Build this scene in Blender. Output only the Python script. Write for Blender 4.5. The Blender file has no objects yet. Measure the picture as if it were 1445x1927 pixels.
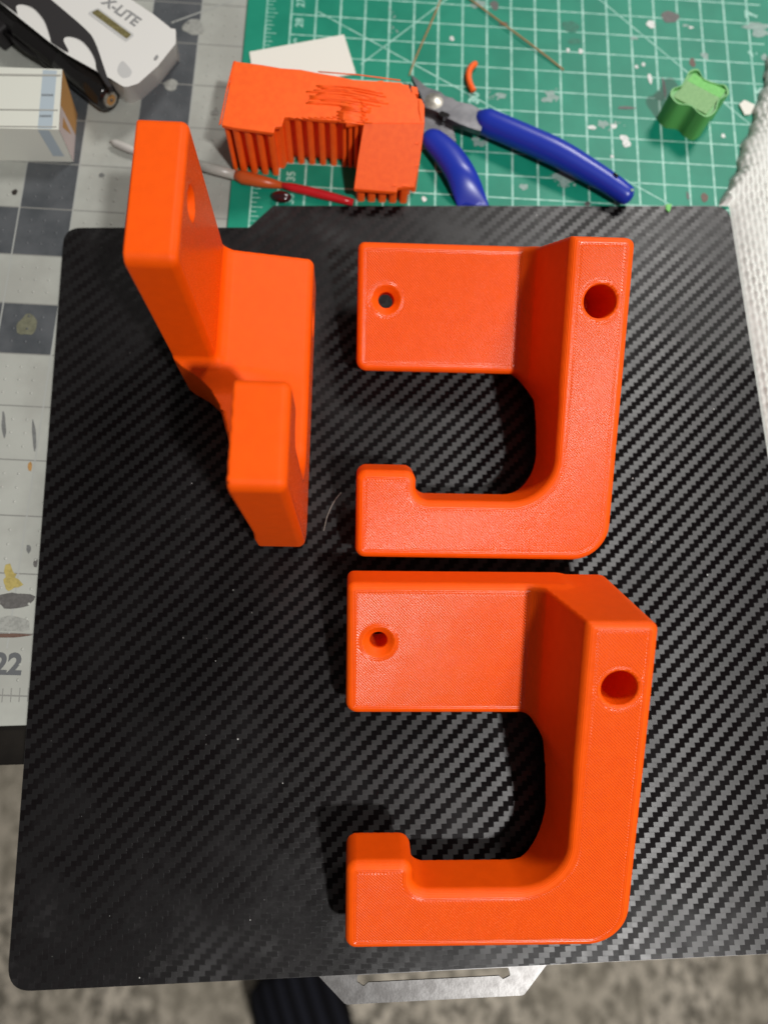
import bpy, bmesh, math, random
import numpy as np
from mathutils import Vector, Matrix, noise

# ------------------------------------------------------------ camera, world, lamps, exposure
SC = bpy.context.scene
COL = SC.collection
S = 0.001                                   # everything below is written in millimetres
random.seed(7)

cam_d = bpy.data.cameras.new('camera')
cam = bpy.data.objects.new('camera', cam_d)
COL.objects.link(cam)
SC.camera = cam
cam.matrix_world = Matrix((
    (0.998583, 0.019884, -0.049353, 0.103733),
    (-0.030762, 0.972567, -0.230578, -0.172821),
    (0.043414, 0.231770, 0.971801, 0.255144),
    (0, 0, 0, 1)))
cam_d.sensor_fit = 'VERTICAL'
cam_d.sensor_height = 36.0
cam_d.lens = 1415.7 / 1927 * 36.0
cam_d.clip_start = 0.005
cam_d.clip_end = 20
cam_d.dof.use_dof = True
cam_d.dof.focus_distance = 0.230
cam_d.dof.aperture_fstop = 7.0

w = bpy.data.worlds.new("World")
SC.world = w
w.use_nodes = True
w.node_tree.nodes['Background'].inputs[0].default_value = (1.0, 0.96, 0.91, 1)
w.node_tree.nodes['Background'].inputs[1].default_value = 0.11


def lamp(name, loc, aim, watts, size, color):
    d = bpy.data.lights.new(name, 'AREA')
    d.shape = 'DISK'
    d.size = size
    d.energy = watts
    d.color = color
    o = bpy.data.objects.new(name, d)
    COL.objects.link(o)
    o.location = loc
    o.rotation_euler = (Vector(aim) - Vector(loc)).to_track_quat('-Z', 'Y').to_euler()
    return o


def spot(name, loc, aim, watts, radius, angle, blend, color):
    d = bpy.data.lights.new(name, 'SPOT')
    d.energy = watts
    d.shadow_soft_size = radius
    d.spot_size = math.radians(angle)
    d.spot_blend = blend
    d.color = color
    o = bpy.data.objects.new(name, d)
    COL.objects.link(o)
    o.location = loc
    o.rotation_euler = (Vector(aim) - Vector(loc)).to_track_quat('-Z', 'Y').to_euler()
    return o


spot('ceiling_spotlight', (0.72, -0.93, 1.62), (0.37, -0.32, 0), 134, 0.05, 47, 1.0, (1.0, 0.98, 0.955))
lamp('ceiling_light', (0.95, 1.15, 1.7), (0.15, 0.0, 0), 27, 0.45, (1.0, 0.97, 0.93))

SC.view_settings.view_transform = 'Standard'
SC.view_settings.look = 'None'
SC.view_settings.exposure = 0.0
SC.view_settings.gamma = 1.0


# ------------------------------------------------------------ materials
def newmat(name, color=(0.8, 0.8, 0.8), rough=0.5, spec=0.5, metal=0.0):
    m = bpy.data.materials.new(name)
    m.use_nodes = True
    b = m.node_tree.nodes['Principled BSDF']
    b.inputs['Base Color'].default_value = (*color, 1)
    b.inputs['Roughness'].default_value = rough
    b.inputs['Specular IOR Level'].default_value = spec
    b.inputs['Metallic'].default_value = metal
    return m


class NT:
    def __init__(self, m):
        self.t = m.node_tree
        self.b = m.node_tree.nodes['Principled BSDF']

    def n(self, kind, **kw):
        x = self.t.nodes.new(kind)
        for k, v in kw.items():
            setattr(x, k, v)
        return x

    def put(self, sock, v):
        if isinstance(v, bpy.types.NodeSocket):
            self.t.links.new(v, sock)
        else:
            sock.default_value = v

    def math(self, op, a, b=None, c=None):
        x = self.n('ShaderNodeMath', operation=op)
        self.put(x.inputs[0], a)
        if b is not None:
            self.put(x.inputs[1], b)
        if c is not None:
            self.put(x.inputs[2], c)
        return x.outputs[0]

    def mix(self, f, a, b):
        x = self.n('ShaderNodeMix', data_type='RGBA')
        self.put(x.inputs[0], f)
        self.put(x.inputs[6], a if isinstance(a, bpy.types.NodeSocket) else (*a, 1))
        self.put(x.inputs[7], b if isinstance(b, bpy.types.NodeSocket) else (*b, 1))
        return x.outputs[2]

    def mixf(self, f, a, b):
        x = self.n('ShaderNodeMix', data_type='FLOAT')
        self.put(x.inputs[0], f)
        self.put(x.inputs[2], a)
        self.put(x.inputs[3], b)
        return x.outputs[0]

    def mm(self):                                     # object coordinates in millimetres
        tc = self.n('ShaderNodeTexCoord')
        v = self.n('ShaderNodeVectorMath', operation='SCALE')
        self.t.links.new(tc.outputs['Object'], v.inputs[0])
        v.inputs[3].default_value = 1000
        return v.outputs[0], tc

    def sep(self, v):
        x = self.n('ShaderNodeSeparateXYZ')
        self.t.links.new(v, x.inputs[0])
        return x.outputs

    def comb(self, x, y, z):
        c = self.n('ShaderNodeCombineXYZ')
        for s, v in zip(c.inputs, (x, y, z)):
            self.put(s, v)
        return c.outputs[0]

    def noise(self, v, scale, detail=3, rough=0.5):
        x = self.n('ShaderNodeTexNoise')
        self.t.links.new(v, x.inputs['Vector'])
        x.inputs['Scale'].default_value = scale
        x.inputs['Detail'].default_value = detail
        x.inputs['Roughness'].default_value = rough
        return x.outputs['Fac']

    def step(self, v, a, b):                          # smooth ramp 0..1 from a to b
        x = self.n('ShaderNodeMapRange', interpolation_type='SMOOTHSTEP')
        self.put(x.inputs[0], v)
        x.inputs[1].default_value = a
        x.inputs[2].default_value = b
        return x.outputs[0]

    def bump(self, h, dist, strength=1.0):
        x = self.n('ShaderNodeBump')
        x.inputs['Strength'].default_value = strength
        x.inputs['Distance'].default_value = dist * S
        self.put(x.inputs['Height'], h)
        self.t.links.new(x.outputs[0], self.b.inputs['Normal'])
        return x


def noisy(m, c1, c2, scale, bumpd=0.0, bscale=None, lo=0.35, hi=0.65, detail=4):
    n = NT(m)
    v, _ = n.mm()
    f = n.step(n.noise(v, scale, detail, 0.6), lo, hi)
    n.put(n.b.inputs['Base Color'], n.mix(f, c1, c2))
    if bumpd:
        n.bump(n.noise(v, bscale or scale, 4, 0.6), bumpd)
    return m


def printed_orange():
    m = newmat('orange_printed_plastic', (0.93, 0.092, 0.004), 0.36, 0.42)
    n = NT(m)
    v, tc = n.mm()
    x, y, z = n.sep(v)
    at = n.n('ShaderNodeAttribute', attribute_name='edge_d')
    ed = at.outputs['Fac']
    nrm = n.sep(tc.outputs['Normal'])
    nz = nrm[2]
    top = n.step(nz, 0.985, 0.997)
    inner = n.step(ed, 3.0, 3.25)
    wob = n.math('MULTIPLY', n.noise(v, 0.1, 1), 0.6)
    d = n.math('ADD', n.math('ADD', x, y), wob)
    hatch = n.math('SINE', n.math('MULTIPLY', d, 2 * math.pi / 0.93))
    peri = n.math('SINE', n.math('MULTIPLY', ed, 2 * math.pi / 0.5))
    ph = n.mixf(inner, n.math('MULTIPLY', peri, 0.7), hatch)
    # the ends of the hatch lines sit proud where they meet the outer walls
    weld = n.math('MULTIPLY', n.step(ed, 2.7, 3.1), n.math('SUBTRACT', 1.0, n.step(ed, 3.2, 3.7)))
    stitch = n.math('MULTIPLY', weld, n.math('ADD', n.math('MULTIPLY', n.math('SINE', n.math('MULTIPLY', n.math('ADD', x, y), 2 * math.pi / 0.93)), 0.5), -0.4))
    ph = n.math('ADD', ph, stitch)
    # layer steps on rounded edges and the walls
    lay = n.math('SINE', n.math('MULTIPLY', z, 2 * math.pi / 0.28))
    side = n.math('SUBTRACT', 1.0, n.step(n.math('ABSOLUTE', nz), 0.93, 0.985))
    band = n.step(n.math('ABSOLUTE', nz), 0.15, 0.6)
    layh = n.math('MULTIPLY', n.math('MULTIPLY', lay, side), n.mixf(band, 0.10, 0.35))
    h = n.math('ADD', n.math('MULTIPLY', ph, top), layh)
    h = n.math('ADD', h, n.math('MULTIPLY', n.noise(v, 1.3, 2), 0.35))
    h = n.math('ADD', h, n.math('MULTIPLY', n.noise(v, 0.12, 2), 1.2))
    n.bump(h, 0.074)
    groove_shade = n.math('MULTIPLY', n.math('MULTIPLY', n.step(n.math('MULTIPLY', ph, -1.0), 0.1, 1.0), top), 0.34)  # shade between print lines, put into the colour on top of the bump
    mott = n.math('MULTIPLY', n.step(n.noise(v, 0.3, 3), 0.3, 0.7), 0.12)
    n.put(n.b.inputs['Base Color'], n.mix(n.math('ADD', groove_shade, mott), (0.93, 0.097, 0.0003), (0.62, 0.037, 0.0002)))
    n.put(n.b.inputs['Roughness'], n.mixf(top, 0.50, n.mixf(n.noise(v, 2.2, 3), 0.20, 0.32)))
    n.put(n.b.inputs['Specular IOR Level'], n.mixf(top, 0.18, 0.66))
    n.b.inputs['Subsurface Weight'].default_value = 0.0
    return m


def weave():
    m = newmat('carbon_weave_film', (0.012, 0.012, 0.012), 0.35, 0.5)
    n = NT(m)
    v, tc = n.mm()
    x, y, z = n.sep(v)
    warp = n.math('MULTIPLY', n.math('SUBTRACT', n.noise(v, 0.02, 2), 0.5), 1.2)
    u = n.math('DIVIDE', n.math('ADD', x, warp), 1.67)
    vv = n.math('DIVIDE', n.math('ADD', n.math('ADD', y, n.math('MULTIPLY', x, 0.01)), warp), 1.52)
    i = n.math('FLOOR', u)
    j = n.math('FLOOR', vv)
    fu = n.math('FRACT', u)
    fv = n.math('FRACT', vv)
    k = n.math('FLOORED_MODULO', n.math('SUBTRACT', i, j), 4.0)
    dark = n.math('LESS_THAN', k, 1.5)
    # joint lines between neighbouring tows
    ju = n.math('LESS_THAN', fu, 0.10)
    jv = n.math('LESS_THAN', fv, 0.10)
    joint = n.math('ADD', n.math('MULTIPLY', dark, ju), n.math('MULTIPLY', n.math('SUBTRACT', 1.0, dark), n.math('MULTIPLY', jv, 1.0)))
    fib_v = n.noise(n.comb(n.math('MULTIPLY', x, 14.0), n.math('MULTIPLY', y, 0.9), 0.0), 1.0, 2)
    fib_h = n.noise(n.comb(n.math('MULTIPLY', x, 0.9), n.math('MULTIPLY', y, 14.0), 3.0), 1.0, 2)
    fib = n.mixf(dark, fib_h, fib_v)
    tile = n.n('ShaderNodeTexWhiteNoise', noise_dimensions='2D')
    n.t.links.new(n.comb(i, j, 0.0), tile.inputs[0])
    wear = n.step(n.noise(v, 0.045, 4, 0.6), 0.42, 0.70)
    c = n.mix(dark, (0.0072, 0.0066, 0.0070), (0.0034, 0.0023, 0.0026))
    c = n.mix(n.math('MULTIPLY', wear, 0.20), c, (0.0065, 0.0060, 0.0063))
    c = n.mix(n.math('MULTIPLY', joint, 0.15), c, (0.0075, 0.007, 0.0073))
    c = n.mix(n.math('MULTIPLY', n.step(fib, 0.35, 0.7), 0.35), c, (0.0045, 0.004, 0.0042))
    n.put(n.b.inputs['Base Color'], c)
    r = n.mixf(dark, 0.42, 0.34)
    r = n.math('ADD', r, n.math('MULTIPLY', n.math('SUBTRACT', tile.outputs[0], 0.5), 0.05))
    n.put(n.b.inputs['Roughness'], n.math('ADD', r, n.math('MULTIPLY', wear, 0.06)))
    n.put(n.b.inputs['Specular IOR Level'], n.mixf(dark, 0.60, n.mixf(wear, 0.10, 0.22)))
    n.b.inputs['Anisotropic'].default_value = 0.8
    n.put(n.b.inputs['Anisotropic Rotation'], n.mixf(dark, 0.25, 0.0))
    tg = n.n('ShaderNodeTangent', direction_type='UV_MAP')
    tg.uv_map = 'UVMap'
    n.t.links.new(tg.outputs[0], n.b.inputs['Tangent'])
    # faint diagonal scuffing and two pressed-in creases
    sc = n.math('SINE', n.math('MULTIPLY', n.math('SUBTRACT', x, n.math('MULTIPLY', y, 0.92)), 2 * math.pi / 0.62))
    scm = n.math('MULTIPLY', n.step(n.noise(v, 0.018, 2), 0.50, 0.66), 0.5)
    h = n.math('ADD', n.math('MULTIPLY', fib, 0.5), n.math('MULTIPLY', joint, -0.25))
    h = n.math('ADD', h, n.math('MULTIPLY', sc, scm))
    cv = n.math('MULTIPLY', n.math('LESS_THAN', n.math('ABSOLUTE', n.math('SUBTRACT', x, 129.0)), 0.35), n.math('LESS_THAN', n.math('ABSOLUTE', n.math('ADD', y, 197.0)), 17.0))
    ch = n.math('MULTIPLY', n.math('LESS_THAN', n.math('ABSOLUTE', n.math('ADD', y, 211.9)), 0.2), n.math('LESS_THAN', n.math('ABSOLUTE', n.math('SUBTRACT', x, 108.0)), 25.0))
    h = n.math('SUBTRACT', h, n.math('MULTIPLY', n.math('ADD', cv, ch), 2.5))
    h = n.math('ADD', h, n.math('MULTIPLY', n.noise(v, 3.0, 2), 0.3))
    n.bump(h, 0.02)
    return m


M = {}
M['orange'] = printed_orange()
M['weave'] = weave()
M['steel'] = noisy(newmat('scratched_steel', (0.5, 0.5, 0.5), 0.38, 0.5, 1.0), (0.09, 0.087, 0.085), (0.125, 0.122, 0.12), 0.25, 0.02, 1.2)
M['rim'] = newmat('steel_rim', (0.45, 0.40, 0.34), 0.4, 0.5, 1.0)
M['green_mat'] = noisy(newmat('green_vinyl', (0, 0, 0), 0.45, 0.25), (0.004, 0.195, 0.122), (0.010, 0.240, 0.152), 0.035, 0.03, 2.0)
M['green_line'] = noisy(newmat('pale_green_print', (0, 0, 0), 0.5, 0.4), (0.36, 0.62, 0.53), (0.20, 0.46, 0.37), 0.4)
M['grey_mat'] = noisy(newmat('pale_grey_vinyl', (0, 0, 0), 0.5, 0.35), (0.37, 0.38, 0.345), (0.315, 0.32, 0.29), 0.04, 0.03, 2.0)
M['grey_square'] = noisy(newmat('dark_grey_print', (0, 0, 0), 0.45, 0.4), (0.055, 0.061, 0.067), (0.085, 0.091, 0.098), 0.06)
M['grey_line'] = newmat('mid_grey_print', (0.21, 0.21, 0.195), 0.5)
M['pale_line'] = newmat('pale_print', (0.33, 0.34, 0.32), 0.5)
M['ink'] = newmat('dark_grey_ink', (0.10, 0.105, 0.11), 0.5)
M['table'] = noisy(newmat('black_lacquer', (0, 0, 0), 0.25, 0.5), (0.006, 0.005, 0.004), (0.012, 0.010, 0.008), 0.05)
M['table_rim'] = newmat('table_rim', (0.10, 0.09, 0.08), 0.4)
SPOT = {'white': (0.72, 0.74, 0.71), 'brown': (0.11, 0.105, 0.10), 'pale': (0.26, 0.38, 0.34), 'rust': (0.13, 0.075, 0.055),
        'deep': (0.004, 0.17, 0.105), 'yellow': (0.40, 0.32, 0.10), 'grey': (0.16, 0.165, 0.16), 'ochre': (0.40, 0.22, 0.07),
        'black': (0.02, 0.015, 0.012), 'olive': (0.15, 0.15, 0.10), 'dust': (0.30, 0.305, 0.28)}
for k_, c_ in SPOT.items():
    M['s_' + k_] = noisy(newmat(k_ + '_paint', c_, 0.55), c_, tuple(a * 0.75 for a in c_), 0.7)
M['towel'] = noisy(newmat('quilted_paper', (0, 0, 0), 0.85, 0.2), (0.66, 0.665, 0.63), (0.72, 0.725, 0.69), 0.2, 0.03, 1.2)
M['card'] = newmat('white_card', (0.74, 0.72, 0.65), 0.7)
M['blue'] = newmat('blue_vinyl', (0.010, 0.030, 0.36), 0.33, 0.5)
M['cutter'] = noisy(newmat('dark_tool_steel', (0, 0, 0), 0.35, 0.5, 0.9), (0.13, 0.13, 0.14), (0.19, 0.19, 0.20), 0.15, 0.02, 1.2)
M['rivet'] = noisy(newmat('rivet_steel', (0, 0, 0), 0.4, 0.5, 0.8), (0.58, 0.55, 0.48), (0.40, 0.38, 0.34), 0.7)
M['gwall'] = newmat('green_print', (0.10, 0.36, 0.085), 0.45)
M['gtop'] = noisy(newmat('pale_green_fill', (0, 0, 0), 0.5), (0.16, 0.35, 0.12), (0.20, 0.40, 0.15), 0.8, 0.1, 3.0)
M['gbright'] = noisy(newmat('bright_green_fill', (0, 0, 0), 0.4), (0.08, 0.42, 0.05), (0.12, 0.49, 0.07), 0.8, 0.1, 3.0)
M['whiteplastic'] = newmat('white_plastic', (0.70, 0.69, 0.66), 0.28, 0.5)
M['rubber'] = newmat('black_rubber', (0.022, 0.020, 0.021), 0.6, 0.4)
M['blackgloss'] = newmat('black_gloss', (0.010, 0.009, 0.009), 0.16, 0.6)
M['display'] = noisy(newmat('olive_display', (0, 0, 0), 0.3), (0.20, 0.175, 0.075), (0.13, 0.11, 0.045), 0.8)
M['textgrey'] = newmat('grey_lettering', (0.25, 0.25, 0.25), 0.5)
M['dent'] = newmat('pale_recess', (0.50, 0.50, 0.49), 0.35)
M['box'] = newmat('white_carton', (0.66, 0.67, 0.60), 0.35)
M['boxside'] = newmat('white_carton_side', (0.62, 0.62, 0.56), 0.35)
M['bluelabel'] = newmat('pale_blue_label', (0.40, 0.47, 0.52), 0.35)
M['kraft'] = newmat('kraft_card', (0.42, 0.22, 0.07), 0.7)
M['pink'] = newmat('pinkish_card', (0.50, 0.42, 0.40), 0.7)
M['red'] = newmat('red_plastic', (0.50, 0.012, 0.018), 0.28)
M['clear'] = newmat('milky_plastic', (0.38, 0.375, 0.34), 0.3)
M['cotton'] = newmat('off_white_cotton', (0.45, 0.43, 0.40), 0.8)
M['amber'] = newmat('painted_orange_glow', (0.50, 0.085, 0.015), 0.35)  # orange glow reflected by the support, painted as a colour
M['wine'] = newmat('dark_wine_glass', (0.028, 0.006, 0.008), 0.08, 0.7)
M['support'] = noisy(newmat('orange_support_plastic', (0, 0, 0), 0.5, 0.4), (0.97, 0.125, 0.008), (0.92, 0.105, 0.006), 0.5, 0.03, 2.0)
M['brown_thread'] = newmat('amber_thread', (0.42, 0.20, 0.06), 0.5)
M['hair'] = newmat('pale_hair', (0.35, 0.32, 0.28), 0.4)
M['dust'] = newmat('pale_dust', (0.5, 0.5, 0.48), 0.6)
M['skin'] = newmat('skin', (0.45, 0.22, 0.15), 0.5)


def carpet_mat():
    m = newmat('woven_carpet', (0.2, 0.18, 0.15), 0.95, 0.1)
    n = NT(m)
    v, _ = n.mm()
    a = n.step(n.noise(n.comb(n.math('MULTIPLY', n.sep(v)[0], 1.5), n.sep(v)[1], 0.0), 0.042, 5, 0.7), 0.40, 0.60)
    b = n.step(n.noise(v, 0.0045, 3, 0.6), 0.40, 0.60)
    c = n.mix(a, (0.20, 0.18, 0.145), (0.76, 0.68, 0.56))
    c = n.mix(n.math('MULTIPLY', b, 0.6), c, (0.36, 0.32, 0.25))
    n.put(n.b.inputs['Base Color'], c)
    n.bump(n.noise(v, 0.12, 4), 5.0)
    return m


M['carpet'] = carpet_mat()


def knit_mat():
    m = newmat('black_ribbed_knit', (0.008, 0.008, 0.011), 0.9, 0.1)
    n = NT(m)
    v, _ = n.mm()
    x, y, z = n.sep(v)
    s = n.math('SINE', n.math('MULTIPLY', n.math('ADD', n.math('MULTIPLY', x, 0.9), n.math('MULTIPLY', y, 0.35)), 2 * math.pi / 15))
    n.put(n.b.inputs['Base Color'], n.mix(n.step(s, -0.4, 0.8), (0.007, 0.007, 0.009), (0.018, 0.019, 0.027)))
    return m


M['knit'] = knit_mat()


# ------------------------------------------------------------ mesh helpers (mm)
def props(o, label=None, cat=None, group=None, kind=None):
    if label: o['label'] = label
    if cat: o['category'] = cat
    if group: o['group'] = group
    if kind: o['kind'] = kind
    return o


def empty(name, loc, label, cat, group=None, rot=None):
    o = bpy.data.objects.new(name, None)
    COL.objects.link(o)
    o.empty_display_size = 0.01
    o.location = Vector(loc) * S
    if rot: o.rotation_euler = rot
    return props(o, label, cat, group)


def base(o):
    p = Vector((0, 0, 0))
    while o is not None:
        p = p + Vector(o.location)
        o = o.parent
    return p


def obj(name, verts, faces, mat, parent=None, origin=None, smooth=False, local=False):
    """verts in mm, world coordinates unless local=True (then in the parent's frame)."""
    if local:
        off = Vector((0, 0, 0))
    elif parent is not None:
        off = base(parent)
    else:
        off = Vector(origin or (0, 0, 0)) * S
    me = bpy.data.meshes.new(name)
    me.from_pydata([tuple(Vector(v) * S - off) for v in verts], [], faces)
    me.materials.append(mat)
    if smooth:
        me.polygons.foreach_set('use_smooth', [True] * len(me.polygons))
    me.update()
    o = bpy.data.objects.new(name, me)
    COL.objects.link(o)
    if parent is not None:
        o.parent = parent
    elif origin is not None:
        o.location = off
    return o


def prism(poly, z0, z1):
    """closed solid over a polygon; z0/z1 are numbers or functions of (x, y)."""
    a = sum(poly[i][0] * poly[(i + 1) % len(poly)][1] - poly[(i + 1) % len(poly)][0] * poly[i][1] for i in range(len(poly)))
    if a < 0: poly = poly[::-1]
    f0 = z0 if callable(z0) else (lambda x, y: z0)
    f1 = z1 if callable(z1) else (lambda x, y: z1)
    n = len(poly)
    v = [(x, y, f0(x, y)) for x, y in poly] + [(x, y, f1(x, y)) for x, y in poly]
    f = [tuple(range(n - 1, -1, -1)), tuple(range(n, 2 * n))]
    f += [(i, (i + 1) % n, n + (i + 1) % n, n + i) for i in range(n)]
    return v, f


def join(parts):
    V, F = [], []
    for v, f in parts:
        k = len(V)
        V += list(v)
        F += [tuple(i + k for i in q) for q in f]
    return V, F


def bevel(o, width, seg=3, ang=35, smooth=True):
    b = o.modifiers.new('bevel', 'BEVEL')
    b.width = width * S
    b.segments = seg
    b.limit_method = 'ANGLE'
    b.angle_limit = math.radians(ang)
    if smooth:
        o.data.polygons.foreach_set('use_smooth', [True] * len(o.data.polygons))
        wn = o.modifiers.new('normals', 'WEIGHTED_NORMAL')
        wn.keep_sharp = True
    return o


def roundpoly(pts, r, seg=6):
    """round the corners of a polygon; r a number or one per corner"""
    out = []
    n = len(pts)
    for i in range(n):
        ri = r[i] if isinstance(r, (list, tuple)) else r
        p = Vector(pts[i]); a = Vector(pts[i - 1]); b = Vector(pts[(i + 1) % n])
        if ri <= 0:
            out.append(tuple(p)); continue
        da = (a - p); db = (b - p)
        la, lb = da.length, db.length
        da.normalize(); db.normalize()
        ang = da.angle(db)
        t = min(ri / math.tan(ang / 2), la * 0.49, lb * 0.49)
        for k in range(seg + 1):
            s = k / seg
            q = (1 - s) ** 2 * (p + da * t) + 2 * s * (1 - s) * p + s * s * (p + db * t)
            out.append((q.x, q.y))
    return out


def tube(path, radii, seg=14, flat=1.0, caps=True, up=(0, 0, 1)):
    """tube along a path; radii number or list; flat scales the radius along 'up'."""
    P = [Vector(p) for p in path]
    n = len(P)
    R = radii if isinstance(radii, (list, tuple)) else [radii] * n
    V, F = [], []
    for i in range(n):
        d = (P[min(i + 1, n - 1)] - P[max(i - 1, 0)]).normalized()
        u = Vector(up)
        s = d.cross(u)
        if s.length < 1e-4: s = d.cross(Vector((1, 0, 0)))
        s.normalize()
        t = s.cross(d).normalized()
        for k in range(seg):
            a = 2 * math.pi * k / seg
            V.append(tuple(P[i] + s * math.cos(a) * R[i] + t * math.sin(a) * R[i] * flat))
    for i in range(n - 1):
        for k in range(seg):
            a = i * seg + k; b = i * seg + (k + 1) % seg
            F.append((a, b, b + seg, a + seg))
    if caps:
        F.append(tuple(range(seg - 1, -1, -1)))
        F.append(tuple(range((n - 1) * seg, n * seg)))
    return V, F


def curve(pts, n=24):
    """Catmull-Rom through points"""
    P = [Vector(p) for p in pts]
    P = [P[0] * 2 - P[1]] + P + [P[-1] * 2 - P[-2]]
    out = []
    m = len(P) - 3
    for i in range(m):
        for k in range(n // m if i < m - 1 else n // m + 1):
            t = k / (n // m)
            a, b, c, d = P[i:i + 4]
            out.append(0.5 * ((2 * b) + (c - a) * t + (2 * a - 5 * b + 4 * c - d) * t * t + (3 * b - a - 3 * c + d) * t ** 3))
    return out


def text_mesh(txt, size, bold=0.0):
    cu = bpy.data.curves.new('lettering', 'FONT')
    cu.body = txt
    cu.size = size * S
    cu.align_x = 'CENTER'
    cu.align_y = 'CENTER'
    cu.offset = bold * S
    cu.extrude = 0.02 * S
    o = bpy.data.objects.new('lettering', cu)
    COL.objects.link(o)
    bpy.context.view_layer.update()
    me = bpy.data.meshes.new_from_object(o.evaluated_get(bpy.context.evaluated_depsgraph_get()))
    bpy.data.objects.remove(o)
    bpy.data.curves.remove(cu)
    return me


def text_obj(name, txt, size, loc, rot, mat, parent, bold=0.0):
    me = text_mesh(txt, size, bold)
    me.materials.clear()
    me.materials.append(mat)
    o = bpy.data.objects.new(name, me)
    COL.objects.link(o)
    o.parent = parent
    o.location = Vector(loc) * S - base(parent)
    o.rotation_euler = (0, 0, rot)
    return o


# ------------------------------------------------------------ floor, table
ZF = -740
o = obj('floor', [(-2500, -2500, ZF), (2500, -2500, ZF), (2500, 2500, ZF), (-2500, 2500, ZF)], [(0, 1, 2, 3)], M['carpet'])
props(o, 'mottled grey and beige woven carpet far below the table', None, None, 'structure')

ZT = -4.6
tb = empty('work_table', (250, 200, ZF), 'black lacquered table top under the two cutting mats', 'table')
v, f = prism([(-600, -192.6), (900, -192.6), (900, 650), (-600, 650)], -30, ZT)
bevel(obj('table_top', v, f, M['table'], tb), 1.2, 3)
v, f = prism([(-600, -193.6), (900, -193.6), (900, -192.9), (-600, -192.9)], -30, -27)
obj('edge_strip', v, f, M['table_rim'], tb)
for x in (-540, 840):
    for y in (-130, 590):
        v, f = prism([(x - 25, y - 25), (x + 25, y - 25), (x + 25, y + 25), (x - 25, y + 25)], ZF, -30)
        obj('leg', v, f, M['table'], tb)


# ------------------------------------------------------------ grey checked mat
def frame(O, deg):
    c, s = math.cos(math.radians(deg)), math.sin(math.radians(deg))
    return lambda X, Y: (O[0] + c * X - s * Y, O[1] + s * X + c * Y)


def quad(fr, X0, Y0, X1, Y1, z):
    return [(*fr(X0, Y0), z), (*fr(X1, Y0), z), (*fr(X1, Y1), z), (*fr(X0, Y1), z)], [(0, 1, 2, 3)]


ZG = -2.4
fg = frame((-18.2, 10.4), -3.8)
gm = empty('grey_cutting_mat', (100, 0, ZT), 'worn pale grey cutting mat with dark grey check squares lying on the black table', 'cutting mat')
pl = [fg(-400, -190.5), fg(480, -190.5), fg(480, 330), fg(-400, 330)]
pl[0] = (pl[0][0], -180.3); pl[1] = (pl[1][0], -180.3)
v, f = prism(pl, ZT + 0.02, ZG)
bevel(obj('mat_sheet', v, f, M['grey_mat'], gm), 0.5, 2)
dark = {(-1, -1), (0, -1), (0, -3), (-1, -3), (0, 0), (0, 1), (0, 2), (-2, 3)} | {(2, j) for j in range(-1, 6)}
for i, j in sorted(dark):
    v, f = quad(fg, i * 20 + .25, j * 20 + .25, i * 20 + 19.75, j * 20 + 19.75, ZG + 0.03)
    obj('printed_square', v, f, M['grey_square'], gm)
L = []
for j in range(-9, 7):
    L.append(quad(fg, -60, j * 20 - .22, 90, j * 20 + .22, ZG + 0.05))
o = obj('grid_lines', *join(L), M['grey_line'], gm); props(o, kind='stuff')
L = []
for i in range(-3, 6):
    L.append(quad(fg, i * 20 - .25, -165, i * 20 + .25, 140, ZG + 0.06))
o = obj('grid_lines', *join(L), M['pale_line'], gm); props(o, kind='stuff')
# ruler ticks along the lower rim
L = []
for k in range(-14, 8):
    X = 20 - 2.6 * k - 12.5
    xx, yy = -1.2 - 2.72 * k, -170.6
    L.append(([(xx - .16, yy - 2.2, ZG + .07), (xx + .16, yy - 2.2, ZG + .07), (xx + .16, yy + 2.2, ZG + .07), (xx - .16, yy + 2.2, ZG + .07)], [(0, 1, 2, 3)]))
o = obj('tick_marks', *join(L), M['grey_line'], gm); props(o, kind='stuff')
text_obj('number', '22', 9.5, (-8.6, -160.9, ZG + .06), math.radians(-3), M['ink'], gm, 0.35)


def dome(x, y, z, r, h, seg=8):
    V = [(x, y, z + h)]
    F = []
    for ring, (rr, zz) in enumerate(((.55, .75), (1, 0))):
        for k in range(seg):
            a = 2 * math.pi * k / seg
            V.append((x + rr * r * math.cos(a), y + rr * r * math.sin(a), z + h * zz))
    for k in range(seg):
        F.append((0, 1 + k, 1 + (k + 1) % seg))
        F.append((1 + k, 1 + seg + k, 1 + seg + (k + 1) % seg, 1 + (k + 1) % seg))
    return V, F


for kindd, mt in ((True, 'grey_square'), (False, 'grey_mat')):
    L = []
    for i in range(-2, 5):
        for j in range(-9, 6):
            if ((i, j) in dark) != kindd: continue
            for a in (-1, 0, 1):
                for b in (-1, 0, 1):
                    X, Y = fg(i * 20 + 10 + a * 5, j * 20 + 10 + b * 5)
                    L.append(dome(X, Y, ZG + .035, .55, .28))
    o = obj('raised_dots', *join(L), M[mt], gm, smooth=True); props(o, kind='stuff')


def blob(x, y, rx, ry, z, rnd, rough=0.22, th=0.05, n=18, ang=0.0):
    pts = []
    ph = [rnd.uniform(0, 6.28) for _ in range(4)]
    for k in range(n):
        a = 2 * math.pi * k / n
        r = 1 + rough * (0.5 * math.sin(2 * a + ph[0]) + 0.5 * math.sin(3 * a + ph[1]) + 0.4 * math.sin(5 * a + ph[2])) + rnd.uniform(-.3, .3) * rough
        X, Y = rx * r * math.cos(a), ry * r * math.sin(a)
        pts.append((x + X * math.cos(ang) - Y * math.sin(ang), y + X * math.sin(ang) + Y * math.cos(ang)))
    return prism(pts, z, z + th)


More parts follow.
